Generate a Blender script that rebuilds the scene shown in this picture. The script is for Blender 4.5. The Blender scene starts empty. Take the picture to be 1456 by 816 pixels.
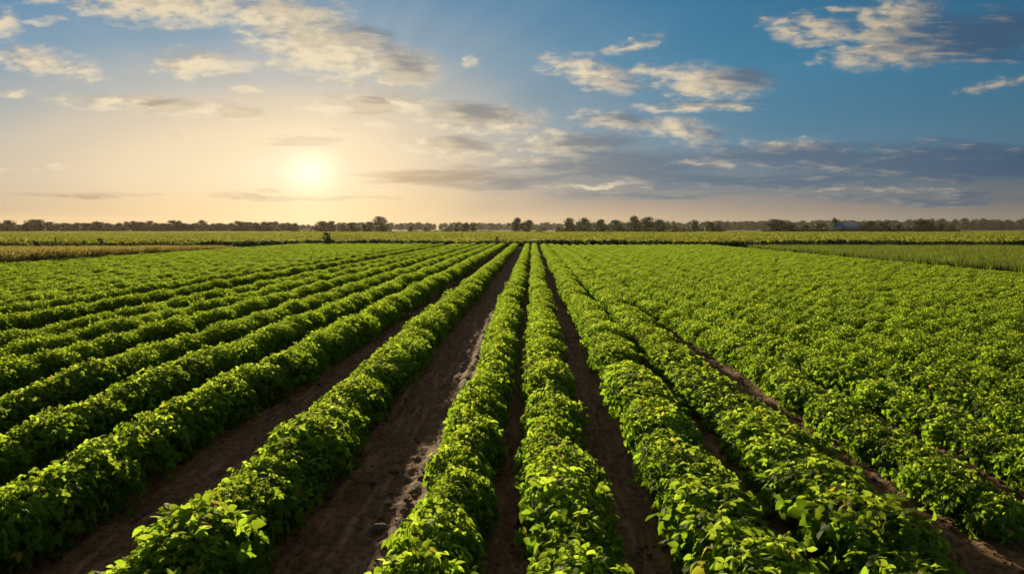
import bpy, bmesh, math, random
import numpy as np
from mathutils import Vector, Matrix, Euler

random.seed(7)
rng = np.random.default_rng(7)
SC = bpy.context.scene
COL = SC.collection
R = math.radians

# ------------------------------------------------------------------ helpers
def lin(r, g, b):
    f = lambda c: (c/255/12.92) if c/255 <= 0.04045 else ((c/255+0.055)/1.055)**2.4
    return (f(r), f(g), f(b), 1.0)

def link(o, parent=None):
    COL.objects.link(o)
    if parent is not None:
        o.parent = parent
    return o

def tag(o, label=None, cat=None, group=None, kind=None):
    if label: o['label'] = label
    if cat: o['category'] = cat
    if group: o['group'] = group
    if kind: o['kind'] = kind
    return o

def mesh_from(name, verts, faces, mats, attr=None, matidx=None, smooth=False):
    me = bpy.data.meshes.new(name)
    me.from_pydata([tuple(v) for v in verts], [], faces)
    for m in mats: me.materials.append(m)
    if matidx is not None:
        me.polygons.foreach_set('material_index', np.asarray(matidx, dtype=np.int32))
    if attr is not None:
        a = me.color_attributes.new('tint', 'FLOAT_COLOR', 'POINT')
        arr = np.ones((len(verts), 4), dtype=np.float32)
        arr[:, :3] = np.asarray(attr, dtype=np.float32)
        a.data.foreach_set('color', arr.ravel())
    if smooth:
        me.polygons.foreach_set('use_smooth', np.ones(len(me.polygons), dtype=bool))
    me.update()
    return me

class NT:
    """Small node-tree builder."""
    def __init__(s, tree): s.t = tree; s.n = tree.nodes; s.l = tree.links
    def new(s, typ, **kw):
        n = s.n.new(typ)
        for k, v in kw.items(): setattr(n, k, v)
        return n
    def set(s, sock, v):
        if v is None: return
        if isinstance(v, bpy.types.NodeSocket): s.l.new(v, sock)
        else: sock.default_value = v
    def math(s, op, a, b=None, c=None, clamp=False):
        n = s.new('ShaderNodeMath', operation=op, use_clamp=clamp)
        s.set(n.inputs[0], a); s.set(n.inputs[1], b); s.set(n.inputs[2], c)
        return n.outputs[0]
    def vmath(s, op, a, b=None, sc=None):
        n = s.new('ShaderNodeVectorMath', operation=op)
        s.set(n.inputs[0], a); s.set(n.inputs[1], b)
        if sc is not None: s.set(n.inputs['Scale'], sc)
        return n.outputs[1] if op in ('DOT_PRODUCT', 'LENGTH', 'DISTANCE') else n.outputs[0]
    def mix(s, f, a, b, blend='MIX'):
        n = s.new('ShaderNodeMix', data_type='RGBA', blend_type=blend)
        s.set(n.inputs[0], f); s.set(n.inputs[6], a); s.set(n.inputs[7], b)
        return n.outputs[2]
    def ramp(s, f, stops, interp='LINEAR'):
        n = s.new('ShaderNodeValToRGB')
        r = n.color_ramp; r.interpolation = interp
        while len(r.elements) < len(stops): r.elements.new(0.5)
        for e, (p, c) in zip(r.elements, stops):
            e.position = p
            e.color = c if not isinstance(c, (int, float)) else (c, c, c, 1)
        s.set(n.inputs[0], f)
        return n.outputs[0]
    def maprange(s, v, a, b, c, d, smooth=False):
        n = s.new('ShaderNodeMapRange', interpolation_type='SMOOTHSTEP' if smooth else 'LINEAR')
        s.set(n.inputs[0], v); s.set(n.inputs[1], a); s.set(n.inputs[2], b); s.set(n.inputs[3], c); s.set(n.inputs[4], d)
        return n.outputs[0]
    def noise(s, vec, scale, detail=4, rough=0.5, dist=0.0, col=False):
        n = s.new('ShaderNodeTexNoise')
        s.set(n.inputs['Vector'], vec); n.inputs['Scale'].default_value = scale
        n.inputs['Detail'].default_value = detail; n.inputs['Roughness'].default_value = rough
        n.inputs['Distortion'].default_value = dist
        return n.outputs['Color'] if col else n.outputs['Fac']
    def comb(s, x, y, z):
        n = s.new('ShaderNodeCombineXYZ')
        s.set(n.inputs[0], x); s.set(n.inputs[1], y); s.set(n.inputs[2], z)
        return n.outputs[0]
    def sep(s, v):
        n = s.new('ShaderNodeSeparateXYZ'); s.set(n.inputs[0], v); return n.outputs

def new_mat(name):
    m = bpy.data.materials.new(name); m.use_nodes = True
    m.node_tree.nodes.clear()
    b = NT(m.node_tree)
    out = b.new('ShaderNodeOutputMaterial')
    return m, b, out

# ------------------------------------------------------------------ camera
CAM_H = 2.2
F_PX = 1132.0                    # focal length in pixels of a 1456 wide frame
YAW, PITCH = math.atan(29/F_PX), math.atan(83/F_PX)
cam_data = bpy.data.cameras.new('camera')
cam_data.sensor_width = 36.0
cam_data.lens = 36.0*F_PX/1456.0
cam_data.clip_start = 0.05
cam_data.clip_end = 8000
cam = bpy.data.objects.new('camera', cam_data)
COL.objects.link(cam)
cam.location = (0, 0, CAM_H)
cam.rotation_euler = (R(90)-PITCH, 0, YAW)
SC.camera = cam
CAM_R = cam.rotation_euler.to_matrix()

def ray(px, py):
    return CAM_R @ Vector(((px-728)/F_PX, -(py-408)/F_PX, -1.0))
def uv(px, py):                  # direction as (x/y, z/y)
    d = ray(px, py); return d.x/d.y, d.z/d.y
def at_depth(px, Y):             # ground position seen at column px, Y metres ahead
    return uv(px, 325)[0]*Y
def width_at(npx, Y): return npx/F_PX*Y
def z_at(px, py, Y): return CAM_H + uv(px, py)[1]*Y

# ------------------------------------------------------------------ sun direction
SUN_U, SUN_V = uv(442, 245)
SUN_AZ = math.atan2(SUN_U, 1.0)          # negative: left of +Y
SUN_EL = R(8.8)
sun_dir = Vector((math.sin(SUN_AZ)*math.cos(SUN_EL), math.cos(SUN_AZ)*math.cos(SUN_EL), math.sin(SUN_EL)))
sd = bpy.data.lights.new('sun', 'SUN')
sd.energy = 5.0
sd.angle = R(1.2)
sd.color = (1.0, 0.80, 0.50)
so = bpy.data.objects.new('sun', sd); COL.objects.link(so)
so.location = sun_dir*50
so.rotation_euler = (-sun_dir).to_track_quat('-Z', 'Y').to_euler()

# ------------------------------------------------------------------ sky (world)
world = bpy.data.worlds.new('World')
SC.world = world
world.use_nodes = True
wt = world.node_tree
wt.nodes.clear()
b = NT(wt)
SKY_GAIN = 0.585

# cloud list: centre px, py, radius px rx, ry, tilt degrees (down to the right positive), weight
CLOUDS_LIT = [
    (235, 6, 155, 36, 3, 1.2), (400, 24, 125, 38, 8, 1.2), (455, 66, 125, 50, 14, 1.25), (565, 96, 74, 38, 8, 1.15),
    (285, 94, 95, 24, 2, 1.0), (45, 86, 100, 26, 6, 1.0), (110, 103, 60, 14, 10, .9), (2, 36, 36, 26, 0, 1.0),
    (355, 128, 34, 11, 0, .9), (15, 131, 46, 8, 0, .85), (225, 150, 190, 17, 4, .9), (330, 162, 80, 14, 4, .85),
    (455, 156, 55, 17, 0, .85), (555, 148, 110, 22, 3, .95), (690, 170, 105, 26, 2, 1.0), (437, 204, 80, 12, 0, 1.0),
    (640, 210, 105, 16, 2, .9), (520, 180, 60, 9, 2, .8), (678, 90, 16, 11, -40, .8),
    (845, 106, 88, 24, 14, 1.0), (905, 102, 50, 14, -10, .8), (1000, 116, 100, 30, 6, 1.05), (898, 67, 58, 10, -12, .85),
    (868, 172, 66, 18, 4, .95), (1000, 154, 105, 11, 1, .9), (965, 186, 80, 20, 10, .95), (790, 205, 80, 22, 4, .9),
    (1165, 42, 90, 26, 4, 1.0), (1270, 34, 90, 44, -32, 1.05), (1265, 74, 110, 26, -4, 1.0), (1215, 12, 40, 10, 0, .6),
    (1425, 116, 90, 10, -12, .62), (1130, 208, 90, 13, 0, .8), (60, 28, 40, 8, -6, .7), (55, 4, 50, 8, 0, .7), (60, 240, 80, 6, 0, .55), (1010, 233, 120, 6, 0, .8), (1190, 240, 70, 6, 2, .75), (880, 262, 150, 5, -1, .8), (1240, 268, 160, 6, 1, .6), (760, 232, 70, 8, 0, .8), (1380, 222, 70, 5, 0, .7), (250, 195, 90, 7, 2, .5),
]
CLOUDS_DARK = [
    (525, 55, 55, 22, 12, .8), (575, 96, 46, 26, 6, .9), (528, 154, 44, 13, 0, 1.15), (672, 163, 66, 20, 2, 1.0), (436, 203, 64, 9, 0, .9),
    (650, 205, 60, 12, 2, .9), (620, 250, 130, 15, 0, .9), (120, 275, 130, 5, 0, .9), (420, 279, 180, 4, 1, .8), (232, 150, 50, 8, 3, .8),
    (345, 160, 40, 10, 3, .75), (880, 120, 60, 12, 10, .7), (1055, 115, 60, 22, 0, .8), (880, 172, 60, 12, 3, .8), (1010, 148, 90, 7, 0, .8),
    (985, 190, 56, 10, 8, .8), (1385, 52, 160, 46, -2, 1.0), (1310, 40, 60, 40, -30, .7),
    (835, 206, 80, 15, -3, 1.05), (880, 238, 165, 26, 0, 1.1), (1130, 222, 180, 20, 2, 1.1), (1390, 232, 260, 30, 0, 1.25),
    (1050, 256, 300, 15, 1, .95), (700, 258, 150, 10, 0, .8), (1300, 282, 240, 11, 0, .7), (880, 275, 260, 8, 0, .6),
]
def cloud_group(name, lst, namp, sx, sy, soft):
    g = bpy.data.node_groups.new(name, 'ShaderNodeTree')
    g.interface.new_socket('P', in_out='INPUT', socket_type='NodeSocketVector')
    g.interface.new_socket('D', in_out='OUTPUT', socket_type='NodeSocketFloat')
    q = NT(g)
    gi = q.new('NodeGroupInput'); go = q.new('NodeGroupOutput')
    P = gi.outputs[0]
    st = q.vmath('MULTIPLY', P, (sx, sy, 1.0))
    wn = q.noise(st, 1.0, 3, .55, 0, True)
    wofs = q.vmath('MULTIPLY', q.vmath('SUBTRACT', wn, (.5, .5, .5)), (0.07, 0.028, 0))
    PW = q.vmath('ADD', P, wofs)
    acc = None
    for (px, py, rx, ry, tilt, w) in lst:
        u0, v0 = uv(px, py)
        m = q.new('ShaderNodeMapping', vector_type='TEXTURE')
        q.set(m.inputs['Vector'], PW)
        m.inputs['Location'].default_value = (u0, v0, 0)
        m.inputs['Rotation'].default_value = (0, 0, R(-tilt))
        m.inputs['Scale'].default_value = (1.22*rx/F_PX, 1.22*ry/F_PX, 1)
        gr = q.new('ShaderNodeTexGradient', gradient_type='SPHERICAL')
        q.set(gr.inputs[0], m.outputs[0])
        val = q.math('MULTIPLY', gr.outputs['Fac'], w*1.14)
        acc = val if acc is None else q.math('SMOOTH_MAX', acc, val, .15)
    fb = q.noise(st, 2.0, 8, .60, .25)
    fb2 = q.math('SUBTRACT', fb, .5)
    raw = q.math('MULTIPLY_ADD', fb2, namp, acc)
    # only near a cloud's own ellipse
    raw = q.math('MULTIPLY', raw, q.maprange(acc, 0.02, 0.30, 0, 1))
    d = q.maprange(raw, .05, .05+soft, 0, 1, True)
    q.set(go.inputs[0], d)
    return g
G_LIT = cloud_group('lit_clouds', CLOUDS_LIT, 1.8, 19, 48, 1.1)
G_DARK = cloud_group('dark_clouds', CLOUDS_DARK, 1.5, 9, 62, .8)
def use_group(g, vec):
    n = b.new('ShaderNodeGroup'); n.node_tree = g
    b.set(n.inputs[0], vec); return n.outputs[0]

tc = b.new('ShaderNodeTexCoord')
dx, dy, dz = b.sep(tc.outputs['Generated'])
ay = b.math('MAXIMUM', b.math('ABSOLUTE', dy), .05)
U = b.math('DIVIDE', dx, ay)
V = b.math('DIVIDE', dz, ay)
front = b.maprange(dy, .0, .35, 0, 1, True)
P = b.comb(U, V, 0.0)

sky = b.new('ShaderNodeTexSky', sky_type='NISHITA')
sky.sun_disc = False
sky.sun_elevation = SUN_EL
sky.sun_rotation = SUN_AZ if SUN_AZ >= 0 else SUN_AZ + 2*math.pi
sky.air_density = 1.0; sky.dust_density = 2.0; sky.ozone_density = 2.0
nish = b.vmath('SCALE', sky.outputs[0], None, .03)

# clear-sky colour by height above the horizon, dimmer to the right of the sun
Vn = b.math('MULTIPLY', V, 2.5, clamp=True)          # 0..1 for v 0..0.4
blue = b.ramp(Vn, [(0.0, lin(152, 146, 140)), (.06, lin(135, 136, 140)), (.15, lin(104, 130, 150)), (.28, lin(88, 142, 174)),
                   (.5, lin(64, 139, 178)), (.75, lin(52, 124, 168)), (1.0, lin(38, 88, 132))])
side = b.maprange(U, -.25, .66, 1.18, .60)
blue = b.vmath('SCALE', blue, None, side)
blue = b.vmath('SCALE', blue, None, b.maprange(dy, .1, -.5, 1.0, 1.35, True))  # sky behind the camera raised, added as soft fill
blue = b.mix(b.maprange(V, .45, 1.6, 0, .8, True), blue, lin(134, 126, 114))  # unseen overhead sky greyed and lightened, added as less blue fill
# warm glow round the sun
du = b.math('SUBTRACT', U, SUN_U)
dv = b.math('SUBTRACT', V, SUN_V)
dul = b.math('MULTIPLY', du, .44)
dus = b.math('MAXIMUM', du, b.math('MULTIPLY', dul, -1.0))
dvs = b.math('MULTIPLY', dv, 2.0)
rr = b.math('SQRT', b.math('ADD', b.math('MULTIPLY', dus, dus), b.math('MULTIPLY', dvs, dvs)))
alpha = b.ramp(rr, [(0.0, 1.0), (.10, .96), (.17, .80), (.25, .50), (.36, .20), (.48, .07), (.62, 0.0)], 'EASE')
# rays fanning out from the sun
ang = b.math('ARCTAN2', dv, du)
rayn = b.noise(b.comb(b.math('MULTIPLY', ang, 6.0), 0.0, 3.3), 1.0, 3, .5)
rays = b.maprange(rayn, .3, .7, -.5, .5)
raywin = b.math('MULTIPLY', b.maprange(rr, .12, .35, 0, 1, True), b.maprange(rr, .55, .9, 1, .35))
raysw = b.math('MULTIPLY', rays, raywin)
alpha = b.math('ADD', alpha, b.math('MULTIPLY', raysw, .07), clamp=True)
warm = b.ramp(rr, [(0.0, lin(246, 234, 206)), (.06, lin(241, 222, 188)), (.14, lin(235, 212, 180)), (.22, lin(225, 204, 174)), (.4, lin(214, 190, 160))])
hz = b.maprange(V, 0.0, .07, 1, 0, True)
hzfade = b.maprange(du, -.1, .85, 1.0, .12)
orange = b.ramp(b.math('MULTIPLY', b.math('ABSOLUTE', du), 1.2), [(0.0, lin(244, 222, 170)), (.2, lin(238, 206, 150)), (.5, lin(224, 188, 136)), (1.0, lin(178, 158, 134))])
warm2 = b.mix(b.math('MULTIPLY', hz, .85), warm, orange)
alpha2 = b.math('MAXIMUM', alpha, b.math('MULTIPLY', hz, hzfade))
alpha2 = b.math('MULTIPLY', alpha2, front)
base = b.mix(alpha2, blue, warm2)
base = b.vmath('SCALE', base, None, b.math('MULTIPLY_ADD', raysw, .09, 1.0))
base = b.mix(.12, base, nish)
# clouds
towards = b.vmath('NORMALIZE', b.comb(b.math('MULTIPLY', du, -1), b.math('MULTIPLY', dv, -1), 0.0))
P2 = b.vmath('ADD', P, b.vmath('SCALE', towards, None, .018))
dl = use_group(G_LIT, P)
dl2 = use_group(G_LIT, P2)
dk = use_group(G_DARK, P)
dk2 = use_group(G_DARK, P2)
puff = b.noise(b.vmath('MULTIPLY', P, (34, 70, 1)), 1.6, 6, .6)
litf = b.math('ADD', .60, b.math('MULTIPLY', b.math('SUBTRACT', dl, dl2), .9))
litf = b.math('ADD', litf, b.math('MULTIPLY', b.math('SUBTRACT', puff, .5), 1.3), clamp=True)
near = b.maprange(rr, .05, .75, 1, 0)
lit_col = b.mix(near, lin(214, 196, 164), lin(252, 234, 198))
shade_col = b.mix(near, lin(96, 116, 138), lin(206, 184, 150))
lit_c = b.mix(litf, shade_col, lit_col)
lit_c = b.vmath('SCALE', lit_c, None, b.maprange(U, .2, .68, 1.0, .82))
sky1 = b.mix(b.math('MULTIPLY', b.math('MULTIPLY', dl, .94), front), base, lit_c)
dark_col = b.ramp(rr, [(0.0, lin(225, 195, 150)), (.12, lin(196, 170, 136)), (.25, lin(140, 140, 138)), (.45, lin(98, 117, 136)), (.9, lin(60, 86, 114))])
dedge = b.math('MULTIPLY', b.math('SUBTRACT', dk, dk2), .55, clamp=True)
dark_c = b.mix(dedge, dark_col, lit_col)
sky2 = b.mix(b.math('MULTIPLY', b.math('MULTIPLY', dk, .88), front), sky1, dark_c)
# the sun itself, veiled
rs = b.math('SQRT', b.math('ADD', b.math('MULTIPLY', du, du), b.math('MULTIPLY', dv, dv)))
core = b.math('MULTIPLY', b.math('POWER', b.maprange(rs, .002, .075, 1, 0), 3.2), front)
halo = b.math('MULTIPLY', b.math('POWER', b.maprange(rs, .0, .13, 1, 0), 2.0), front)
sky3 = b.vmath('ADD', sky2, b.vmath('SCALE', (1.0, .92, .72), None, b.math('MULTIPLY_ADD', core, .32, b.math('MULTIPLY', halo, .06))))
bg = b.new('ShaderNodeBackground')
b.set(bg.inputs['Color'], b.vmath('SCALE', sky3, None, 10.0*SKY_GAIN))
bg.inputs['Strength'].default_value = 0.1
wo = b.new('ShaderNodeOutputWorld')
b.l.new(bg.outputs[0], wo.inputs[0])
try:
    world.cycles.sampling_method = 'MANUAL'; world.cycles.sample_map_resolution = 512
except Exception: pass

# ------------------------------------------------------------------ materials
def leaf_material(name, c_old, c_young, t_old, t_young, trans=.5, rough=.42, spec=.35, vary=.35):
    m, b, out = new_mat(name)
    at = b.new('ShaderNodeAttribute', attribute_name='tint')
    r, g, yl = b.sep(at.outputs['Color'])
    oi = b.new('ShaderNodeObjectInfo')
    var = b.math('ADD', b.math('MULTIPLY', b.math('SUBTRACT', r, .5), 2*vary), b.math('MULTIPLY', b.math('SUBTRACT', oi.outputs['Random'], .5), vary))
    gain = b.math('ADD', 1.0, var)
    c_old = b.mix(yl, c_old, (.30, .24, .035, 1)); t_old = b.mix(yl, t_old, (.55, .42, .05, 1))
    col = b.vmath('SCALE', b.mix(g, c_old, c_young), None, gain)
    tcol = b.vmath('SCALE', b.mix(g, t_old, t_young), None, gain)
    p = b.new('ShaderNodeBsdfPrincipled')
    b.set(p.inputs['Base Color'], col)
    p.inputs['Roughness'].default_value = rough
    p.inputs['Specular IOR Level'].default_value = spec
    tr = b.new('ShaderNodeBsdfTranslucent')
    b.set(tr.inputs['Color'], tcol)
    mx = b.new('ShaderNodeMixShader'); mx.inputs[0].default_value = trans
    b.l.new(p.outputs[0], mx.inputs[1]); b.l.new(tr.outputs[0], mx.inputs[2])
    b.l.new(mx.outputs[0], out.inputs['Surface'])
    return m

M_BEAN = leaf_material('bean_leaf', (.068, .135, .016, 1), (.12, .19, .022, 1), (.26, .44, .020, 1), (.52, .69, .052, 1), .58, .65, .05)
M_STEM, sb, so_ = new_mat('green_stem')
_p = sb.new('ShaderNodeBsdfPrincipled'); sb.set(_p.inputs['Base Color'], sb.mix(sb.noise(None, 14, 3), (.10, .13, .03, 1), (.05, .08, .02, 1)))
_p.inputs['Roughness'].default_value = .6; sb.l.new(_p.outputs[0], so_.inputs[0])
M_FAR = leaf_material('far_crop_leaf', (.07, .11, .014, 1), (.12, .17, .02, 1), (.28, .33, .035, 1), (.46, .47, .065, 1), .5, .8, .05)
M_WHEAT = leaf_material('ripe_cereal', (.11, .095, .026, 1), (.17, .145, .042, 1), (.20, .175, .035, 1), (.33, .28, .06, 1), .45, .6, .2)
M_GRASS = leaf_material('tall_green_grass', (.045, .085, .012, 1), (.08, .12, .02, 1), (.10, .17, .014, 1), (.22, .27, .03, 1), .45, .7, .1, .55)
M_WEED = leaf_material('hedge_leaf', (.030, .055, .010, 1), (.05, .08, .014, 1), (.05, .09, .01, 1), (.12, .17, .02, 1), .35, .5, .25)
M_TREE = leaf_material('tree_leaf', (.024, .050, .012, 1), (.046, .078, .018, 1), (.025, .05, .008, 1), (.06, .10, .015, 1), .35, .55, .2)
M_TREEW = leaf_material('hazed_tree_leaf', (.055, .036, .012, 1), (.085, .055, .016, 1), (.07, .042, .010, 1), (.14, .08, .016, 1), .35, .55, .2)  # brown of the warm haze painted into the leaf colour

M_BARK, bb, bo = new_mat('bark')
_p = bb.new('ShaderNodeBsdfPrincipled'); bb.set(_p.inputs['Base Color'], bb.mix(bb.noise(None, 6, 5), (.05, .036, .024, 1), (.11, .085, .06, 1)))
_p.inputs['Roughness'].default_value = .9; bb.l.new(_p.outputs[0], bo.inputs[0])

# soil
M_SOIL, sb, so2 = new_mat('tilled_soil')
geo = sb.new('ShaderNodeNewGeometry')
pos = geo.outputs['Position']
n1 = sb.noise(pos, 1.1, 5, .6)
n2 = sb.noise(pos, 14.0, 6, .65)
n3 = sb.noise(sb.vmath('MULTIPLY', pos, (1, .10, 1)), 13.0, 5, .62)
c = sb.mix(n1, (.18, .092, .038, 1), (.30, .168, .074, 1))
c = sb.mix(sb.maprange(n2, .42, .66, 0, .85), c, (.07, .036, .016, 1))
c = sb.mix(sb.maprange(n3, .50, .66, 0, .8), c, (.38, .225, .115, 1))
vor = sb.new('ShaderNodeTexVoronoi', feature='DISTANCE_TO_EDGE')
wv = sb.vmath('ADD', pos, sb.vmath('SCALE', sb.noise(pos, 4, 3, .5, 0, True), None, .25))
sb.set(vor.inputs['Vector'], wv); vor.inputs['Scale'].default_value = 6.0
crack = sb.maprange(vor.outputs['Distance'], 0.0, .035, 0, 1)
crack = sb.math('MAXIMUM', crack, sb.maprange(n1, .45, .55, 0, 1))
p = sb.new('ShaderNodeBsdfPrincipled')
sb.set(p.inputs['Base Color'], c)
p.inputs['Roughness'].default_value = .92
p.inputs['Specular IOR Level'].default_value = .15
bmp = sb.new('ShaderNodeBump'); bmp.inputs['Strength'].default_value = .9; bmp.inputs['Distance'].default_value = .05
hh = sb.math('ADD', sb.math('MULTIPLY', n2, .8), sb.math('MULTIPLY', sb.noise(pos, 45, 5, .6), .4))
hh = sb.math('ADD', hh, sb.math('MULTIPLY', n3, .6))
hh = sb.math('ADD', hh, sb.math('MULTIPLY', crack, .35))
sb.set(bmp.inputs['Height'], hh)
sb.l.new(bmp.outputs[0], p.inputs['Normal'])
sb.l.new(p.outputs[0], so2.inputs[0])

def plain_ground(name, c1, c2, c3, s1=.05, s2=.9):
    m, b, out = new_mat(name)
    pos = b.new('ShaderNodeNewGeometry').outputs['Position']
    a = b.noise(b.vmath('MULTIPLY', pos, (1, .5, 1)), s1, 5, .6)
    d = b.noise(pos, s2, 5, .65)
    c = b.mix(b.maprange(a, .35, .65, 0, 1), c1, c2)
    c = b.mix(b.maprange(d, .4, .7, 0, .8), c, c3)
    p = b.new('ShaderNodeBsdfPrincipled'); b.set(p.inputs['Base Color'], c); p.inputs['Roughness'].default_value = .95
    p.inputs['Specular IOR Level'].default_value = .1
    bm_ = b.new('ShaderNodeBump'); bm_.inputs['Strength'].default_value = 1.0; bm_.inputs['Distance'].default_value = .3
    b.set(bm_.inputs['Height'], d); b.l.new(bm_.outputs[0], p.inputs['Normal'])
    b.l.new(p.outputs[0], out.inputs[0])
    return m
M_LAND = plain_ground('meadow', (.06, .085, .02, 1), (.10, .10, .03, 1), (.05, .06, .016, 1))
M_ROAD = plain_ground('asphalt', (.10, .10, .11, 1), (.14, .14, .15, 1), (.08, .08, .09, 1), .2, 4)

def simple_mat(name, c1, c2, scale, rough=.7, metallic=0.0, stretch=(1, 1, 1), obj=True):
    m, b, out = new_mat(name)
    v = b.new('ShaderNodeTexCoord').outputs['Object']
    n = b.noise(b.vmath('MULTIPLY', v, stretch), scale, 5, .6)
    p = b.new('ShaderNodeBsdfPrincipled'); b.set(p.inputs['Base Color'], b.mix(b.maprange(n, .3, .7, 0, 1), c1, c2))
    p.inputs['Roughness'].default_value = rough; p.inputs['Metallic'].default_value = metallic
    bm_ = b.new('ShaderNodeBump'); bm_.inputs['Strength'].default_value = .6; bm_.inputs['Distance'].default_value = .02
    b.set(bm_.inputs['Height'], n); b.l.new(bm_.outputs[0], p.inputs['Normal'])
    b.l.new(p.outputs[0], out.inputs[0])
    return m
M_WOOD = simple_mat('weathered_wood', (.16, .12, .08, 1), (.26, .20, .13, 1), 8, .85, 0, (6, 6, .6))
M_YELLOW = simple_mat('yellowed_wood', (.42, .32, .14, 1), (.55, .43, .2, 1), 4, .8)
M_STONE = simple_mat('muddy_stone', (.10, .07, .048, 1), (.19, .14, .10, 1), 9, .85)
M_CLOD = simple_mat('dry_clod', (.12, .075, .042, 1), (.24, .155, .09, 1), 14, .95)
M_BARNROOF = simple_mat('blue_grey_sheet_roof', (.22, .28, .33, 1), (.30, .36, .40, 1), 1.2, .5, 0, (1, 6, 1))
M_BARNWALL = simple_mat('blue_sheet_wall', (.06, .13, .24, 1), (.09, .18, .30, 1), 1.5, .55, 0, (6, 1, 1))
M_BARNDOOR = simple_mat('dark_blue_door', (.035, .07, .13, 1), (.05, .09, .16, 1), 1.5, .5)

# ------------------------------------------------------------------ leaf geometry
def leaflet(base, d, n, L, W, fold, droop, V, F):
    """One ovate leaflet of eight faces, folded along its midrib and drooping to the tip."""
    d = d.normalized(); s = d.cross(n)
    if s.length < 1e-4: s = Vector((1, 0, 0))
    s.normalize(); n = s.cross(d).normalized()
    ts = (0, .16, .42, .72, 1.0); ws = (0, .40, .52, .34, 0)
    i0 = len(V)
    for t in ts:
        V.append(base + d*(L*t) - n*(droop*L*t*t))
    for sg in (-1, 1):
        for t, w in zip(ts[1:4], ws[1:4]):
            V.append(base + d*(L*t) - n*(droop*L*t*t) + s*(sg*w*W) + n*(fold*w*W))
    m = [i0+k for k in range(5)]; l = [i0+5, i0+6, i0+7]; r = [i0+8, i0+9, i0+10]
    F += [(m[0], m[1], l[0]), (m[1], m[2], l[1], l[0]), (m[2], m[3], l[2], l[1]), (m[3], m[4], l[2]),
          (m[0], r[0], m[1]), (m[1], r[0], r[1], m[2]), (m[2], r[1], r[2], m[3]), (m[3], r[2], m[4])]
    return 11

def tube(V, F, pts, rads, seg=5):
    rings = []
    for i, (p, r) in enumerate(zip(pts, rads)):
        d = (pts[min(i+1, len(pts)-1)] - pts[max(i-1, 0)]).normalized()
        a = d.cross(Vector((.31, .77, .13))).normalized(); c = d.cross(a)
        ring = []
        for k in range(seg):
            t = 2*math.pi*k/seg
            ring.append(len(V)); V.append(p + a*(r*math.cos(t)) + c*(r*math.sin(t)))
        rings.append(ring)
    for A, B in zip(rings, rings[1:]):
        for k in range(seg):
            F.append((A[k], A[(k+1) % seg], B[(k+1) % seg], B[k]))
    F.append(tuple(rings[-1]))

def bean_meshes(seed, n_tri, leaf_scale=1.0):
    rd = random.Random(seed)
    V, F, A = [], [], []
    SV, SF = [], []
    main = [Vector((rd.uniform(-.02, .02), rd.uniform(-.02, .02), z)) for z in (0, .12, .25, .37)]
    tube(SV, SF, main, (.008, .007, .005, .003))
    for k in range(4):                      # side shoots
        a = rd.uniform(0, 6.28); z = rd.uniform(.05, .16)
        q = [Vector((0, 0, z)), Vector((math.cos(a)*.10, math.sin(a)*.10, z+.11)), Vector((math.cos(a)*.18, math.sin(a)*.18, z+.22))]
        tube(SV, SF, q, (.005, .004, .002), 4)
    lob = [(rd.uniform(0, 6.28), rd.uniform(.8, 1.15)) for _ in range(3)]
    for i in range(n_tri):
        top = rd.random()
        ph = rd.uniform(0, 2*math.pi)
        # polar angle: many leaves round the top, a skirt hanging down the sides
        th = math.acos(1 - 1.30*rd.random()) if i > n_tri*.25 else rd.uniform(0, 1.0)
        rr_ = rd.uniform(.72, 1.06) if rd.random() > .22 else rd.uniform(.4, .72)
        for (la, lg) in lob:
            rr_ *= 1 + (lg-1)*max(0, math.cos(ph-la))
        out = Vector((math.cos(ph)*math.sin(th), math.sin(ph)*math.sin(th), math.cos(th)))
        p = Vector((out.x*.32*rr_, out.y*.32*rr_, .20 + out.z*.235*rr_ + rd.uniform(-.02, .02)))
        if th > 1.25 and rd.random() < .45: p.z = rd.uniform(.05, .2)
        if p.z < .04: p.z = rd.uniform(.04, .12)
        horiz = Vector((math.cos(ph), math.sin(ph), 0))
        up = max(0.0, out.z)
        young = max(0.0, min(1.0, (up-.35)*2.0)) * rd.uniform(.4, 1.0)
        size = leaf_scale*(.092 - .036*young) * rd.uniform(.72, 1.25)
        nrm = (out*.7 + Vector((rd.gauss(0, .44), rd.gauss(0, .44), .14 + rd.gauss(0, .24)))).normalized()
        d = (horiz*(.5+.5*rd.random()) + Vector((rd.gauss(0, .35), rd.gauss(0, .35), -.95*(1-up) + .12*up + rd.gauss(0, .2)))).normalized()
        d = (d - nrm*d.dot(nrm)*.8).normalized()
        # petiole from inside
        inner = p - out*rd.uniform(.05, .10) - Vector((0, 0, .03))
        tube(SV, SF, [inner, p], (.0022, .0016), 3)
        tone = rd.random()
        sick = rd.uniform(.4, 1) if rd.random() < .014 else 0.0
        s = d.cross(nrm).normalized()
        for j, (ang_, sc_) in enumerate(((0, 1.0), (1.15, .86), (-1.15, .86))):
            dj = (d*math.cos(ang_) + s*math.sin(ang_)).normalized()
            bj = p + (d*(.022*size/.1) if j == 0 else Vector((0, 0, 0)))
            nj = (nrm + Vector((rd.gauss(0, .2), rd.gauss(0, .2), rd.gauss(0, .2)))).normalized()
            L = size*sc_*rd.uniform(.9, 1.1)
            k = leaflet(bj, dj, nj, L, L*rd.uniform(.60, .74), rd.uniform(.1, .5), rd.uniform(.05, .4), V, F)
            A += [(min(1, max(0, tone + rd.gauss(0, .12))), young*(1-sick), sick)]*k
    fol = mesh_from('foliage_mesh', V, F, [M_BEAN], A, smooth=True)
    st = mesh_from('stem_mesh', SV, SF, [M_STEM])
    return fol, st

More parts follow.
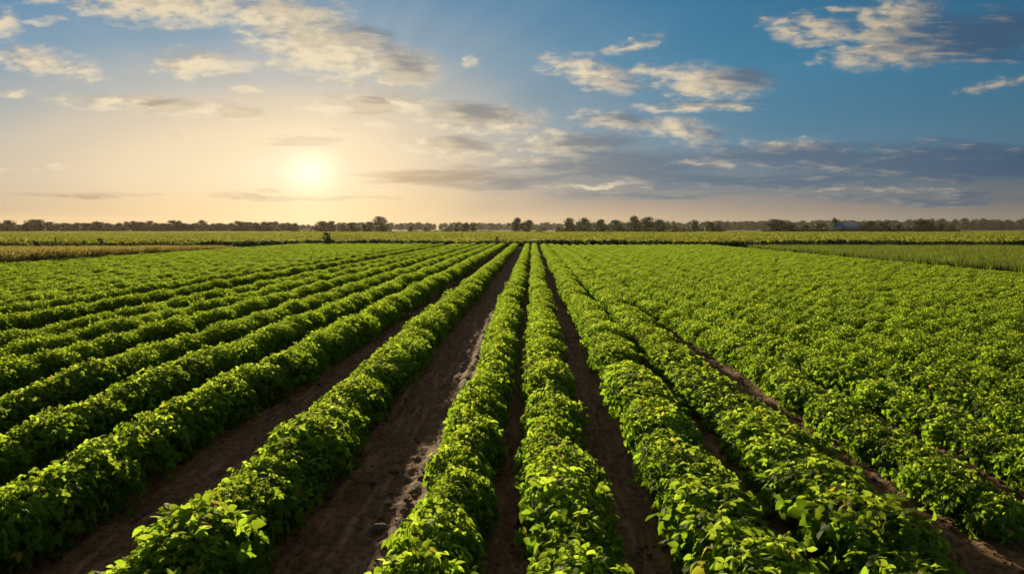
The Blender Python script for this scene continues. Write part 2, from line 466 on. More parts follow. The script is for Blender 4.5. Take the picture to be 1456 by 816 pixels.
BEANS = [bean_meshes(100+i, 210, .92) for i in range(6)]
BEANS_MID = [bean_meshes(120+i, 430, .58) for i in range(6)]
BEANS_FAR = [bean_meshes(140+i, 720, .43) for i in range(6)]

# ------------------------------------------------------------------ instancing for stuff
def scatter(name, pts, rots, scls, idxs, sources, label, cat, group=None):
    me = bpy.data.meshes.new(name)
    n = len(pts)
    me.vertices.add(n)
    me.vertices.foreach_set('co', np.asarray(pts, dtype=np.float32).ravel())
    for an, typ, arr in (('rz', 'FLOAT', rots), ('pick', 'INT', idxs)):
        a = me.attributes.new(an, typ, 'POINT'); a.data.foreach_set('value', np.asarray(arr))
    a = me.attributes.new('scl', 'FLOAT_VECTOR', 'POINT'); a.data.foreach_set('vector', np.asarray(scls, dtype=np.float32).ravel())
    o = bpy.data.objects.new(name, me); COL.objects.link(o)
    tag(o, label, cat, group, 'stuff')
    g = bpy.data.node_groups.new(name+'_nodes', 'GeometryNodeTree')
    g.interface.new_socket('Geometry', in_out='INPUT', socket_type='NodeSocketGeometry')
    g.interface.new_socket('Geometry', in_out='OUTPUT', socket_type='NodeSocketGeometry')
    N, Lk = g.nodes, g.links
    gi = N.new('NodeGroupInput'); go = N.new('NodeGroupOutput')
    iop = N.new('GeometryNodeInstanceOnPoints')
    iop.inputs['Pick Instance'].default_value = True
    jn = N.new('GeometryNodeJoinGeometry')
    for s in reversed(sources):
        oi = N.new('GeometryNodeObjectInfo'); oi.inputs['Object'].default_value = s; oi.inputs['As Instance'].default_value = True
        Lk.new(oi.outputs['Geometry'], jn.inputs[0])
    def attr(nm, dt):
        a = N.new('GeometryNodeInputNamedAttribute'); a.data_type = dt; a.inputs['Name'].default_value = nm
        return a.outputs['Attribute']
    cx = N.new('ShaderNodeCombineXYZ'); Lk.new(attr('rz', 'FLOAT'), cx.inputs[2])
    Lk.new(gi.outputs[0], iop.inputs['Points']); Lk.new(jn.outputs[0], iop.inputs['Instance'])
    Lk.new(attr('pick', 'INT'), iop.inputs['Instance Index'])
    Lk.new(cx.outputs[0], iop.inputs['Rotation']); Lk.new(attr('scl', 'FLOAT_VECTOR'), iop.inputs['Scale'])
    Lk.new(iop.outputs[0], go.inputs[0])
    md = o.modifiers.new('scatter', 'NODES'); md.node_group = g
    return o

def source(name, me):            # a mesh the scatter copies; it never stands in the scene itself
    return bpy.data.objects.new(name, me)

# ------------------------------------------------------------------ crop rows
FIELD_L, FIELD_R, FIELD_END = -27.0, 21.0, 94.0
ROWS = [  # centre x, width scale, height scale, description, first plant
    (-5.65, 0.98, 1.02, 'fifth row left of the dark furrow', 2.2),
    (-4.58, 1.02, 1.05, 'fourth row left of the dark furrow', 2.2),
    (-3.45, 1.03, 1.12, 'bushy third row left of the dark furrow', 2.2),
    (-2.04, 1.08, 1.05, 'row between the two wide soil strips', 2.2),
    (-0.57, 0.84, 1, 'narrow row left of the dark middle furrow', 2.2),
    (0.22, 0.9, 1, 'narrow row right of the dark middle furrow', 2.2),
    (1.28, 1.06, 1, 'broad row right of the bare middle soil', 2.2),
    (2.14, 1.14, 0.97, 'second broad row right of the middle soil', 2.2),
    (3.3, 0.85, 0.85, 'low row beyond the reddish soil', 5.4),
    (4.2, 0.84, 0.82, 'low second row beyond the reddish soil', 5.6),
    (5.1, 0.84, 0.82, 'dim third row beyond the reddish soil', 5),
]
plants = []      # x, y, row index, scale xy, scale z
def in_view(x, y, margin=2.0):
    u = (x)/max(y, .1)
    return y > 2.2 and -(.685*y+margin) < x < (.63*y+margin)
def fill_row(cx, ws, hs, ridx, y0=2.2, step=.25, drift=0.0):
    y = y0 + random.uniform(0, .3)
    ph1, ph2 = random.uniform(0, 6), random.uniform(0, 6)
    while y < FIELD_END + random.uniform(-.6, .4):
        wig = .035*math.sin(y*.35+ph1) + .02*math.sin(y*1.1+ph2)
        t_ = min(1, max(0, (y-11)/14)); x = cx + wig + random.gauss(0, .03) - drift*t_*t_*(3-2*t_)
        if in_view(x, y) and random.random() > .02:
            lump = 1 + .05*math.sin(y*2.9+ph2) + .05*math.sin(y*1.3+ph1) + random.gauss(0, .035)
            plants.append((x, y, ridx, ws*lump, hs*(1 + (lump-1)*.9)))
        y += step*random.uniform(.8, 1.2)
for i, (cx, ws, hs, _, y0) in enumerate(ROWS): fill_row(cx, ws, hs, i, y0, .24 if i else .25, .40 if i >= 8 else 0)
left_x = [-6.9, -7.9, -8.9, -10.6, -12.0]
x = -13.1
while x > FIELD_L: left_x.append(x); x -= random.uniform(.85, 1.0)
for k, x in enumerate(left_x): fill_row(x, .98 if k < 5 else 1.12, 1.0, -1)
x = 6.0
while x < FIELD_R: fill_row(x, .80 if x < 16 else .95, .80, -1, 2.2, .25, .40); x += random.uniform(.90, .94)

# the nearest plants are objects of their own
def closeness(p):
    return math.hypot(p[0], p[1])
cand = [p for p in plants if p[2] >= 0]
def visible_strict(p):
    x, y = p[0], p[1]
    if not (-.66*y-.35 < x < .61*y+.35): return False
    zt = .56*p[4]
    return (CAM_H-zt)/y < (816+6-325)/F_PX + .05
cand = sorted([p for p in cand if visible_strict(p)], key=closeness)[:285]
cset = set(id(p) for p in cand)
cand_rows = {}
protos = []
for k, p in enumerate(cand):
    x, y, ri, ws, hs = p
    lib = BEANS if closeness(p) < random.uniform(4.6, 6.6) else BEANS_MID
    fol, st = lib[k % len(lib)]
    o = bpy.data.objects.new('bean_plant', fol)
    o.location = (x, y, 0); o.rotation_euler = (random.gauss(0, .05), random.gauss(0, .05), random.uniform(0, 6.28))
    o.scale = (ws, ws, hs)
    link(o)
    tag(o, 'leafy bean plant near the camera in the ' + ROWS[ri][3], 'plant', 'bean plants in the ' + ROWS[ri][3])
    s = bpy.data.objects.new('stem', st); link(s, o)
rest = [p for p in plants if id(p) not in cset]
srcs = []
for i, (fol, st) in enumerate(BEANS + BEANS_MID + BEANS_FAR):
    srcs.append(source('bean_source', fol))
n = len(rest)
bean_pick = []
for p in rest:
    d = closeness(p)*random.uniform(.88, 1.12)
    bean_pick.append(random.randrange(6) + (0 if d < 5.6 else 6 if d < 11 else 12))
scatter('bean_crop', [(p[0], p[1], 0) for p in rest], rng.uniform(0, 6.28, n), [(p[3], p[3], p[4]) for p in rest],
        bean_pick, srcs, 'green bean crop in long rows covering the field to the far hedge', 'crop')

# ------------------------------------------------------------------ ground sheets
def grid_sheet(name, xs, ys, zf, mat, kind='structure'):
    X, Y = np.meshgrid(xs, ys)
    Z = zf(X, Y)
    V = np.stack([X.ravel(), Y.ravel(), Z.ravel()], 1)
    nx, ny = len(xs), len(ys)
    F = [(j*nx+i, j*nx+i+1, (j+1)*nx+i+1, (j+1)*nx+i) for j in range(ny-1) for i in range(nx-1)]
    me = mesh_from(name, V, F, [mat], smooth=True)
    o = bpy.data.objects.new(name, me); COL.objects.link(o)
    if kind: o['kind'] = kind
    return o

def vnoise(X, Y, s, seed):
    """value noise by numpy"""
    r2 = np.random.default_rng(seed); T = r2.random((64, 64))
    x, y = X*s, Y*s
    xi, yi = np.floor(x).astype(int), np.floor(y).astype(int)
    fx, fy = x-xi, y-yi
    fx, fy = fx*fx*(3-2*fx), fy*fy*(3-2*fy)
    g = lambda a, c: T[a % 64, c % 64]
    return (g(xi, yi)*(1-fx)+g(xi+1, yi)*fx)*(1-fy) + (g(xi, yi+1)*(1-fx)+g(xi+1, yi+1)*fx)*fy - .5

land = grid_sheet('ground', np.linspace(-4000, 4000, 41), np.concatenate([[-300], np.linspace(-100, 4000, 41)]), lambda X, Y: 0*X-.14, M_LAND)
def soil_z(X, Y):
    wob = .05*np.sin(Y*.35+1.0)
    ruts = .020*np.sin((X+wob)*2*math.pi/.15 + 2.2*vnoise(X, Y, .8, 5))*(vnoise(X, Y*.4, 1.3, 6)+.45)
    z = .04*vnoise(X, Y, 1.2, 1) + .05*vnoise(X, Y*.6, 4.3, 2) + .030*vnoise(X, Y*.7, 13, 3) + .016*vnoise(X, Y, 31, 4) + ruts
    return z - .0
xs = np.arange(-8, 8.01, .03)
ys = [1.6]
while ys[-1] < 22: ys.append(ys[-1] + .012*max(1.5, ys[-1]*.55))
soil = grid_sheet('soil', xs, np.array(ys), soil_z, M_SOIL)
far_soil = grid_sheet('field_soil', np.linspace(-32, 24, 30), np.linspace(-3, 96, 60), lambda X, Y: 0*X-.10, M_SOIL)

# ------------------------------------------------------------------ stones and clods
def rock_mesh(seed, mat):
    bm_ = bmesh.new(); bmesh.ops.create_icosphere(bm_, subdivisions=3, radius=1)
    rd = np.random.default_rng(seed)
    planes = [(Vector(rd.normal(size=3)).normalized(), rd.uniform(.62, .9)) for _ in range(9)]
    for v in bm_.verts:
        for nn, dd in planes:
            e = v.co.dot(nn)-dd
            if e > 0: v.co -= nn*e*.85
        v.co += Vector(rd.normal(size=3))*.012
    me = bpy.data.meshes.new('stone_mesh'); bm_.to_mesh(me); bm_.free(); me.materials.append(mat)
    me.polygons.foreach_set('use_smooth', np.ones(len(me.polygons), dtype=bool))
    return me
def ground_at(px, py):
    d = ray(px, py); t = -CAM_H/d.z
    return Vector((d.x*t, d.y*t, 0))
def stone(px, py, size, seed, name, label, cat, mat):
    o = bpy.data.objects.new(name, rock_mesh(seed, mat)); link(o)
    g = ground_at(px, py)
    o.location = (g.x, g.y, size*.30); o.scale = (size, size*.9, size*.62); o.rotation_euler = (.1, -.1, seed)
    tag(o, label, cat)
# loose crumbs of earth between the rows
crumb_src = [source('crumb_source', rock_mesh(60+i, M_CLOD)) for i in range(4)]
cp, cs_ = [], []
while len(cp) < 5200:
    y = 3.0 + 15*random.random()**1.7; x = random.uniform(-.66*y-.3, min(.62*y+.3, 5.5))
    if min(abs(x-r[0]) for r in ROWS) < .27 and y > 6: continue
    k_ = random.choice((.006, .008, .010, .014, .022))*random.uniform(.7, 1.3)
    cp.append((x, y, k_*.2)); cs_.append((k_, k_*random.uniform(.7, 1), k_*random.uniform(.5, .8)))
scatter('earth_crumbs', cp, rng.uniform(0, 6.28, len(cp)), cs_, rng.integers(0, 4, len(cp)), crumb_src, 'loose brown crumbs of earth scattered along the soil strips', 'earth')
stone(540, 752, .055, 3, 'stone', 'round brown stone lying on the wide soil strip left of the middle rows', 'stone', M_STONE)
stone(1246, 790, .06, 5, 'clod', 'pale crumbly clod of earth at the lower right edge of the field', 'clod', M_CLOD)
stone(912, 708, .045, 8, 'clod', 'flat pale clod of earth on the bare middle soil strip', 'clod', M_CLOD)
stone(560, 671, .05, 9, 'clod', 'small clod of earth on the wide soil strip beyond the round stone', 'clod', M_CLOD)

# ------------------------------------------------------------------ tall cereal and grass
def tuft_mesh(seed, h, rad, nb, w, mat, ears):
    rd = random.Random(seed); V, F, A = [], [], []
    for i in range(nb):
        a = rd.uniform(0, 6.28); r0 = rad*math.sqrt(rd.random())
        p = Vector((math.cos(a)*r0, math.sin(a)*r0, 0)); hh = h*rd.uniform(.7, 1.12)
        lean = Vector((rd.gauss(0, .14), rd.gauss(0, .14), 0))*hh
        s = Vector((math.cos(a*3.1), math.sin(a*3.1), 0))*w
        tone = rd.random()
        i0 = len(V)
        V += [p-s, p+s, p+lean*.35+Vector((0, 0, hh*.55))+s*.8, p+lean*.35+Vector((0, 0, hh*.55))-s*.8, p+lean+Vector((0, 0, hh))]
        F += [(i0, i0+1, i0+2, i0+3), (i0+3, i0+2, i0+4)]
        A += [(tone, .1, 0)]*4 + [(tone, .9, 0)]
        if ears:
            t = p+lean+Vector((0, 0, hh)); i0 = len(V); e = s.normalized()*w*1.9
            V += [t-Vector((0, 0, .10)), t+e, t+lean*.2+Vector((0, 0, .05)), t-e]; F += [(i0, i0+1, i0+2, i0+3)]
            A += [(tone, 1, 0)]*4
    return mesh_from('tuft_mesh', V, F, [mat], A)
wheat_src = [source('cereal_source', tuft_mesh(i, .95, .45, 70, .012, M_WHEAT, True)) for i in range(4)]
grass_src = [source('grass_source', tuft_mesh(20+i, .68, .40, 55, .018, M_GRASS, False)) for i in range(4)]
def carpet(xf0, xf1, y0, y1, step_fn):
    pts = []
    y = y0
    while y < y1:
        st = step_fn(y); x = xf0(y)
        while x < xf1(y):
            pts.append((x+random.uniform(-.5, .5)*st, y+random.uniform(-.5, .5)*st, -.05)); x += st
        y += st*.8
    return pts
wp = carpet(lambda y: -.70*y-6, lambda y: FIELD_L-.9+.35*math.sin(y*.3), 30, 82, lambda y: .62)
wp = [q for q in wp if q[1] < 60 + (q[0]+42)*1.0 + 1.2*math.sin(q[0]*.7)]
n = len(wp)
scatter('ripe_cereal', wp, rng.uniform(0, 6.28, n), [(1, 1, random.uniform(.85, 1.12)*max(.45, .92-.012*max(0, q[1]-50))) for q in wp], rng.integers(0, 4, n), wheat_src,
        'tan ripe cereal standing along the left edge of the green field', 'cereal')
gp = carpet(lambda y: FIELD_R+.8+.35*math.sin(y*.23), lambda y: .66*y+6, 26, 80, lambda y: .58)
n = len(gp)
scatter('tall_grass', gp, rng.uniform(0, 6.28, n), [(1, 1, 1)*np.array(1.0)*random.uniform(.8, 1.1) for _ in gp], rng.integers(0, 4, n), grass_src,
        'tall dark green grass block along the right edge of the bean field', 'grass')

# ------------------------------------------------------------------ leaf clump shapes (shrubs, trees)
def quad_leaf(V, F, A, p, nrm, size, rd, young):
    t = nrm.cross(Vector((rd.gauss(0, 1), rd.gauss(0, 1), rd.gauss(0, 1))))
    if t.length < 1e-3: t = Vector((1, 0, 0))
    t.normalize(); c = nrm.cross(t).normalized()
    i0 = len(V)
    V += [p-t*size*.5, p+c*size*.32+t*.05*size, p+t*size*.55, p-c*size*.32]
    F.append((i0, i0+1, i0+2, i0+3))
    A += [(rd.random(), young, 0)]*4

def crown_mesh(seed, H, Wd, base, n, leaf, mat, lobes=14):
    """Leaf clumps spread over uneven lobes; H height, Wd width, base where foliage starts."""
    rd = random.Random(seed); V, F, A = [], [], []
    L = []
    for i in range(lobes):
        a = rd.uniform(0, 6.28); f = (i+rd.random())/lobes
        z = base + (H-base)*(.10+.74*f)
        prof = (1-.62*max(0, f-.35)/.65) * (.82+.18*min(1, f/.2))
        r = Wd*.34*prof*rd.uniform(.45, 1.0)
        L.append((Vector((math.cos(a)*r, math.sin(a)*r, z)), Wd*rd.uniform(.15, .22)))
    L.append((Vector((rd.uniform(-.1, .1)*Wd, 0, H-Wd*.17)), Wd*.17))
    L.append((Vector((0, 0, base+(H-base)*.35)), Wd*.34))
    L += [(Vector((rd.uniform(-.16, .16)*Wd, rd.uniform(-.16, .16)*Wd, base+(H-base)*.14)), Wd*.25) for _ in range(3)]
    L.append((Vector((0, 0, base+(H-base)*.6)), Wd*.28))
    for i in range(n):
        c, r = L[rd.randrange(len(L))]
        o = Vector((rd.gauss(0, 1), rd.gauss(0, 1), rd.gauss(0, 1))).normalized()
        p = c + Vector((o.x, o.y, o.z*.8))*r*(rd.random()**.35)*rd.uniform(.9, 1.12)
        if p.z < base*.8: continue
        quad_leaf(V, F, A, p, (o+Vector((rd.gauss(0, .5), rd.gauss(0, .5), rd.gauss(0, .5)+.3))).normalized(), leaf*rd.uniform(.6, 1.4), rd, max(0, o.z)*rd.random())
    return mesh_from('crown_mesh', V, F, [mat], A)
def trunk_mesh(seed, H, base, r):
    rd = random.Random(seed); V, F = [], []
    top = H*.72
    pts = [Vector((rd.gauss(0, .02)*H*k, rd.gauss(0, .02)*H*k, top*k)) for k in (0, .08, .3, .6, 1)]
    pts[0] = Vector((0, 0, -.1)); tube(V, F, pts, (r*1.5, r, r*.85, r*.55, r*.2), 7)
    for k in range(6):
        a = rd.uniform(0, 6.28); z = rd.uniform(.22, .6)*H; l = H*rd.uniform(.15, .3)
        q = [Vector((0, 0, z)), Vector((math.cos(a)*l*.5, math.sin(a)*l*.5, z+l*.35)), Vector((math.cos(a)*l, math.sin(a)*l, z+l*.8))]
        tube(V, F, q, (r*.45, r*.3, r*.1), 5)
    return mesh_from('trunk_mesh', V, F, [M_BARK])

# unit trees: height 1, width 1 (scaled per tree), green and brownish
def unit_tree(seed, mat, base):
    return crown_mesh(seed, 1.0, 1.0, base, 2200, .056, mat, 18), trunk_mesh(seed, 1.0, base, .022)
TREE_G = [unit_tree(300+i, M_TREE, .04 if i % 2 else .09) for i in range(5)]
TREE_W = [unit_tree(320+i, M_TREEW, .05) for i in range(4)]
BUSH = [(crown_mesh(340+i, 1.0, 1.0, .0, 900, .085, M_WEED, 9), None) for i in range(4)]

def tree(name, px, top, wpx, Y, lib, v, label, cat='tree', group=None):
    X = at_depth(px, Y); H = z_at(px, top, Y); W = width_at(wpx, Y)*1.30; H *= 1.07
    e = bpy.data.objects.new(name, None); link(e)
    e.location = (X, Y, 0); e.rotation_euler = (0, 0, random.uniform(0, 6.28)); e.empty_display_size = .5
    tag(e, label, cat, group)
    cr, tr = lib[v % len(lib)]
    c = bpy.data.objects.new('crown', cr); link(c, e); c.scale = (W, W, H)
    if tr:
        t = bpy.data.objects.new('trunk', tr); link(t, e); t.scale = (W, W, H)
    return e
def shrub(px, top, wpx, Y, v, label, name='shrub', z0=0.0):
    X = at_depth(px, Y); H = z_at(px, top, Y); W = width_at(wpx, Y)*1.1
    o = bpy.data.objects.new(name, BUSH[v % 4][0]); link(o)
    o.location = (X, Y, -.02); o.scale = (W, W, H); o.rotation_euler = (0, 0, random.uniform(0, 6.28))
    tag(o, label, 'shrub'); return o

# trees standing apart, left to right
YT = 420
tree('tree', 419, 317, 14, YT, TREE_W, 0, 'small round brown tree between the long left tree line and its taller neighbour')
tree('tree', 457, 314, 26, YT, TREE_W, 1, 'broad brown tree behind the tall weeds, fourth from the tallest left tree')
tree('tree', 471, 314, 16, YT+12, TREE_W, 2, 'narrow brown tree touching the broad brown tree on its right side')
tree('tree', 486, 319, 14, YT+8, TREE_W, 3, 'low brown tree in the dip between two broader brown trees')
tree('tree', 501, 316, 20, YT, TREE_W, 1, 'medium round brown tree, second left of the tallest left tree')
tree('tree', 523, 315, 20, YT, TREE_G, 0, 'dark tree leaning against the tallest left tree')
tree('tree', 541, 308, 26, YT, TREE_G, 1, 'tallest dark tree at the right end of the left tree line')
shrub(584, 321, 13, YT, 0, 'small lone bush right of the tallest left tree')
shrub(607, 321, 16, YT, 1, 'small bush between the lone bush and the bushy clump')
shrub(638, 322, 26, YT, 2, 'wide low bush at the left of the three tree clump')
tree('tree', 649, 318, 8, YT, TREE_G, 2, 'thin tree in the middle clump above the wide low bush')
tree('tree', 661, 317, 17, YT, TREE_G, 3, 'round tree in the centre of the middle clump')
tree('tree', 673, 319, 11, YT, TREE_G, 4, 'smaller round tree on the right of the middle clump')
tree('tree', 735, 309.5, 20, 405, TREE_G, 0, 'tall round tree of the pair above the vanishing rows')
tree('tree', 751, 313, 19, 405, TREE_G, 2, 'shorter round tree of the pair above the vanishing rows')
shrub(770, 323, 18, 415, 3, 'low bush just right of the paired trees')
shrub(793, 322, 16, 415, 0, 'low bush at the left foot of the dark grove')
tree('tree', 810, 310, 22, 412, TREE_G, 1, 'round tree at the left end of the dark grove')
tree('tree', 831, 310, 26, 412, TREE_G, 3, 'spreading tree, second from the left in the dark grove')
tree('tree', 854, 312, 22, 412, TREE_G, 4, 'middling tree in the dark grove left of its densest part')
tree('tree', 877, 313, 26, 430, TREE_G, 2, 'paler tree set back behind the dark grove')
tree('tree', 902, 307, 24, 408, TREE_G, 0, 'tallest tree of the dark grove')
tree('tree', 920, 309, 28, 408, TREE_G, 1, 'very dense dark tree right of the tallest one in the grove')
tree('tree', 939, 312, 26, 408, TREE_G, 3, 'dark sloping tree at the right end of the grove')
shrub(960, 320, 14, 412, 1, 'small bush right of the dark grove')
tree('tree', 988, 313, 18, 420, TREE_G, 4, 'round tree left of the pale post')
tree('tree', 1009, 315, 18, 415, TREE_G, 2, 'round tree just right of the pale post')
tree('tree', 1021, 317, 12, 415, TREE_G, 0, 'low rounded tree right of the pale post, by the far green strip')
tree('tree', 1105, 312, 38, 425, TREE_G, 1, 'broad dark tree at the right end of the far green strip')
tree('tree', 1124, 318, 22, 422, TREE_G, 3, 'low dark tree leaning on the broad tree left of the barn')
tree('tree', 1146, 320, 20, 430, TREE_G, 4, 'small olive tree between the broad tree and the barn bush')
tree('tree', 1187, 310, 13, 520, TREE_G, 2, 'tree poking up behind the blue barn')
tree('tree', 1236, 314, 28, 425, TREE_G, 0, 'dark tree right of the blue barn')
tree('tree', 1257, 315, 24, 425, TREE_G, 1, 'second dark tree right of the blue barn')
tree('tree', 1277, 319, 16, 425, TREE_G, 3, 'low tree closing the clump right of the barn')
tree('tree', 1312, 313, 40, 415, TREE_G, 4, 'wide domed dark tree on the right horizon')
tree('tree', 1336, 318, 18, 415, TREE_G, 2, 'small tree beside the wide domed tree')
tree('tree', 1352, 320, 14, 415, TREE_G, 1, 'last low tree before the pale far strip on the right')
shrub(1166, 317, 34, 412, 2, 'wide dark bush left of the blue barn')
shrub(1196, 325, 12, 400, 3, 'low brownish bush in front of the blue barn')
# the long left tree line
big = {50: (312, 26), 196: (315, 22), 248: (313, 20), 287: (313, 18), 340: (314, 22), 12: (313, 26), 122: (317, 20), 152: (317, 18)}
k = 0
xpx = -14
while xpx < 412:
    near_b = [q for q in big if abs(q-xpx) < 5]
    top, w = (big[near_b[0]] if near_b else (random.choice((314, 315, 316, 316.5, 317, 318, 319.5))+random.uniform(-.5, .5), random.uniform(12, 19)))
    tree('tree', xpx, top, w, random.uniform(455, 500), TREE_W, k, 'hazy brown tree in the long continuous tree line on the left horizon', 'tree', 'trees of the left horizon line')
    xpx += random.uniform(7.5, 10); k += 1

# far woods
fp, fs = [], []
for i in range(1100):
    u = random.uniform(-.74, .70)
    Y = random.uniform(950, 1250)
    rise = max(0, min(1, (u-.05)/.5))
    H = random.uniform(8.0, 11.4)*(1+.42*rise)*(.80 if u < -.26 else 1)
    W = H*random.uniform(.9, 1.6)
    fp.append((u*Y, Y, -.3)); fs.append((W, W, H))
fsrc = [source('wood_source', t[0]) for t in TREE_G]
scatter('woods', fp, rng.uniform(0, 6.28, len(fp)), fs, rng.integers(0, len(fsrc), len(fp)), fsrc, 'far dark woods forming a low band along the horizon', 'woods')

# ------------------------------------------------------------------ the yellow-green field beyond the hedge
def patch_mesh(seed, size, n, leaf, mat):
    rd = random.Random(seed); V, F, A = [], [], []
    for i in range(n):
        x, y = rd.uniform(-.5, .5)*size, rd.uniform(-.5, .5)*size
        rowp = abs(math.sin(x*math.pi/.9))
        z = .10 + .42*rowp*rd.uniform(.6, 1.1)
        quad_leaf(V, F, A, Vector((x, y, z)), Vector((rd.gauss(0, .5), rd.gauss(0, .5), 1)).normalized(), leaf*rd.uniform(.7, 1.4), rd, rd.random()**1.5)
    return mesh_from('patch_mesh', V, F, [mat], A)
psrc = [source('patch_source', patch_mesh(400+i, 4.2, 420, .42, M_FAR)) for i in range(4)]
pp, ps = [], []
Y = 104.0
while Y < 540:
    st = 4.0
    X = -.72*Y-6
    while X < .68*Y+6:
        if not (Y < 380 and X < -.335*Y-8 and Y < 200 and False):
            pp.append((X+random.uniform(-.6, .6), Y+random.uniform(-.6, .6), 0)); ps.append((1, 1, random.uniform(.8, 1.15)))
        X += st
    Y += st
n = len(pp)
scatter('far_crop', pp, rng.integers(0, 2, n)*math.pi, ps, rng.integers(0, 4, n), psrc, 'sunlit yellow green crop on the field beyond the dark hedge', 'crop')

# low growth joining the feet of the trees
up_, us_ = [], []
for (pa, pb, hh) in ((425, 560, 2.6), (560, 700, 1.3), (795, 965, 3.4), (965, 1030, 2.4), (1086, 1362, 3.2)):
    px = pa
    while px < pb:
        Y = random.uniform(422, 440); W = random.uniform(3.0, 6.5)
        up_.append((at_depth(px, Y), Y, -.1)); us_.append((W, W, hh*random.uniform(.5, 1.25))); px += random.uniform(3, 8)
scatter('undergrowth', up_, rng.uniform(0, 6.28, len(up_)), us_, rng.integers(0, 4, len(up_)), [source('thicket_source', m) for m, _ in BUSH], 'low dark undergrowth joining the feet of the trees on the horizon', 'undergrowth')

# weed strip at the end of the rows
wp_, ws_ = [], []
X = -40.0
while X < 78:
    for _ in range(3):
        Y = 96.5 + random.gauss(0, .9)
        H = random.uniform(.60, .80)*(1+.10*math.sin(X*.21))*(1+.06*math.sin(X*.9))
        W = random.uniform(.9, 1.5)
        wp_.append((X+random.uniform(-.3, .3), Y, -.05)); ws_.append((W, W*.8, H*1.15))
    X += .42
bsrc = [source('weed_source', m) for m, _ in BUSH]
scatter('weeds', wp_, rng.uniform(0, 6.28, len(wp_)), ws_, rng.integers(0, 4, len(wp_)), bsrc, 'dark uneven strip of weeds along the far end of the bean rows', 'weeds')
shrub(464, 328.5, 21, 95.5, 3, 'tallest bush rising out of the dark weed strip on the left')
shrub(707, 335, 8, 96, 1, 'small pointed bush in the weed strip where the rows vanish')
shrub(50, 341, 17, 95, 2, 'round dark bush beside the wooden post on the left')
shrub(66, 343, 14, 95, 3, 'flat low bush between the round bush and the wooden post')
shrub(119, 342, 14, 95, 0, 'low bush left of the spiky bush beyond the tan cereal')
shrub(142, 338, 19, 95, 3, 'spiky bush right of the wooden post beyond the tan cereal')
# road strip far left
rx0, rx1 = at_depth(-40, 360), at_depth(372, 360)
def road_z(X, Y): return 0*X + .62
road = grid_sheet('road', np.linspace(rx0, rx1, 12), np.linspace(352, 395, 4), road_z, M_ROAD)

# posts
def post(px, top, Y, w, mat, label):
    X = at_depth(px, Y); H = z_at(px, top, Y)
    bm_ = bmesh.new(); bmesh.ops.create_cone(bm_, cap_ends=True, segments=10, radius1=w*.5, radius2=w*.42, depth=H)
    bmesh.ops.translate(bm_, verts=bm_.verts, vec=(0, 0, H/2))
    bmesh.ops.bevel(bm_, geom=[e for e in bm_.edges if all(v.co.z > H*.9 for v in e.verts)], offset=w*.12, segments=2, affect='EDGES')
    for v in bm_.verts: v.co.x += .03*w*math.sin(v.co.z*9)+.04*v.co.z
    me = bpy.data.meshes.new('post_mesh'); bm_.to_mesh(me); bm_.free(); me.materials.append(mat)
    o = bpy.data.objects.new('post', me); link(o); o.location = (X, Y, -.03)
    tag(o, label, 'post'); return o
post(78, 337, 94, .16, M_WOOD, 'weathered wooden post between bushes beyond the tan cereal')
post(1003, 322, 400, .9, M_YELLOW, 'pale yellow post between two round trees on the horizon')

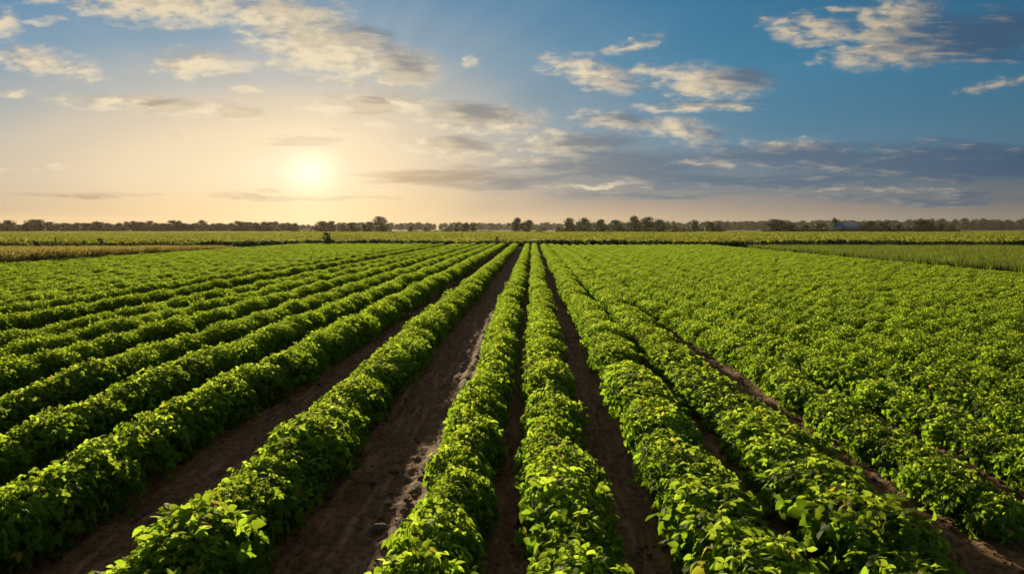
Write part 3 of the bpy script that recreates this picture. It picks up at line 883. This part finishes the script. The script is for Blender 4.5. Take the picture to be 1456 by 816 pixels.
# ------------------------------------------------------------------ the barn
def barn(px, Y, wpx, hpx_top):
    X = at_depth(px, Y); W = width_at(wpx, Y); H = z_at(px, hpx_top, Y)
    root = bpy.data.objects.new('barn', None); link(root); root.location = (X, Y, 0); root.rotation_euler = (0, 0, R(28))
    tag(root, 'blue grey metal barn with a rounded roof among the dark trees', 'barn')
    L, D = W*.95, W*.62              # length along x, depth along y
    prof = []
    eave = H*.42
    for k in range(13):
        a = math.pi*k/12
        prof.append((math.cos(a)*D*.5, eave + math.sin(a)*(H-eave)))
    def extr(pts, x0, x1, close):
        V, F = [], []
        m = len(pts)
        for xx in (x0, x1):
            V += [Vector((xx, y, z)) for y, z in pts]
        for i in range(m-1): F.append((i, i+1, m+i+1, m+i))
        if close: F += [(m-1, 0, m, 2*m-1), tuple(range(m))[::-1], tuple(range(m, 2*m))]
        return V, F
    V, F = extr([(D*.49, 0)] + [(y*.98, z-.05) for y, z in prof] + [(-D*.49, 0)], -L*.49, L*.49, True)
    w = bpy.data.objects.new('wall', mesh_from('barn_wall', V, F, [M_BARNWALL])); link(w, root)
    outer = [(y*1.03, z+.08) for y, z in prof]; inner = [(y*.985, z-.02) for y, z in reversed(prof)]
    V, F = extr(outer+inner, -L*.52, L*.52, True)
    r = bpy.data.objects.new('roof', mesh_from('barn_roof', V, F, [M_BARNROOF])); link(r, root)
    V, F = [], []
    for (x0, x1, y0, y1, z0, z1) in ((L*.49+.01, L*.49+.12, -D*.2, D*.2, 0, H*.5),):
        V = [Vector((a, c, e)) for a in (x0, x1) for c in (y0, y1) for e in (z0, z1)]
        F = [(0, 1, 3, 2), (4, 6, 7, 5), (0, 4, 5, 1), (2, 3, 7, 6), (0, 2, 6, 4), (1, 5, 7, 3)]
    d = bpy.data.objects.new('door', mesh_from('barn_door', V, F, [M_BARNDOOR])); link(d, root)
barn(1204, 430, 30, 316.5)

# ------------------------------------------------------------------ haze
HAZE = True
if HAZE:
    bm_ = bmesh.new(); bmesh.ops.create_cube(bm_, size=1)
    me = bpy.data.meshes.new('haze'); bm_.to_mesh(me); bm_.free()
    hz_o = bpy.data.objects.new('haze', me); COL.objects.link(hz_o)
    hz_o.scale = (2700, 1760, 27.0); hz_o.location = (0, 830, 12.0)
    hm, hb, ho = new_mat('haze')
    pv = hb.new('ShaderNodeVolumePrincipled')
    pv.inputs['Color'].default_value = (1.0, .92, .80, 1)
    pv.inputs['Density'].default_value = .000045
    pv.inputs['Anisotropy'].default_value = .45
    hb.l.new(pv.outputs[0], ho.inputs['Volume'])
    me.materials.append(hm)
    tag(hz_o, 'thin warm evening haze over the fields', 'haze', None, 'stuff')

# ------------------------------------------------------------------ render settings
SC.render.engine = 'CYCLES'
c = SC.cycles
c.use_denoising = True
c.max_bounces = 6; c.diffuse_bounces = 2; c.glossy_bounces = 2; c.transmission_bounces = 4; c.transparent_max_bounces = 4; c.volume_bounces = 0
c.sample_clamp_indirect = 4.0
c.use_adaptive_sampling = True
c.caustics_reflective = False; c.caustics_refractive = False
vs = SC.view_settings
vs.view_transform = 'Standard'; vs.look = 'None'; vs.exposure = 0.76; vs.gamma = 1.0; vs.use_curve_mapping = False
SC.display_settings.display_device = 'sRGB'
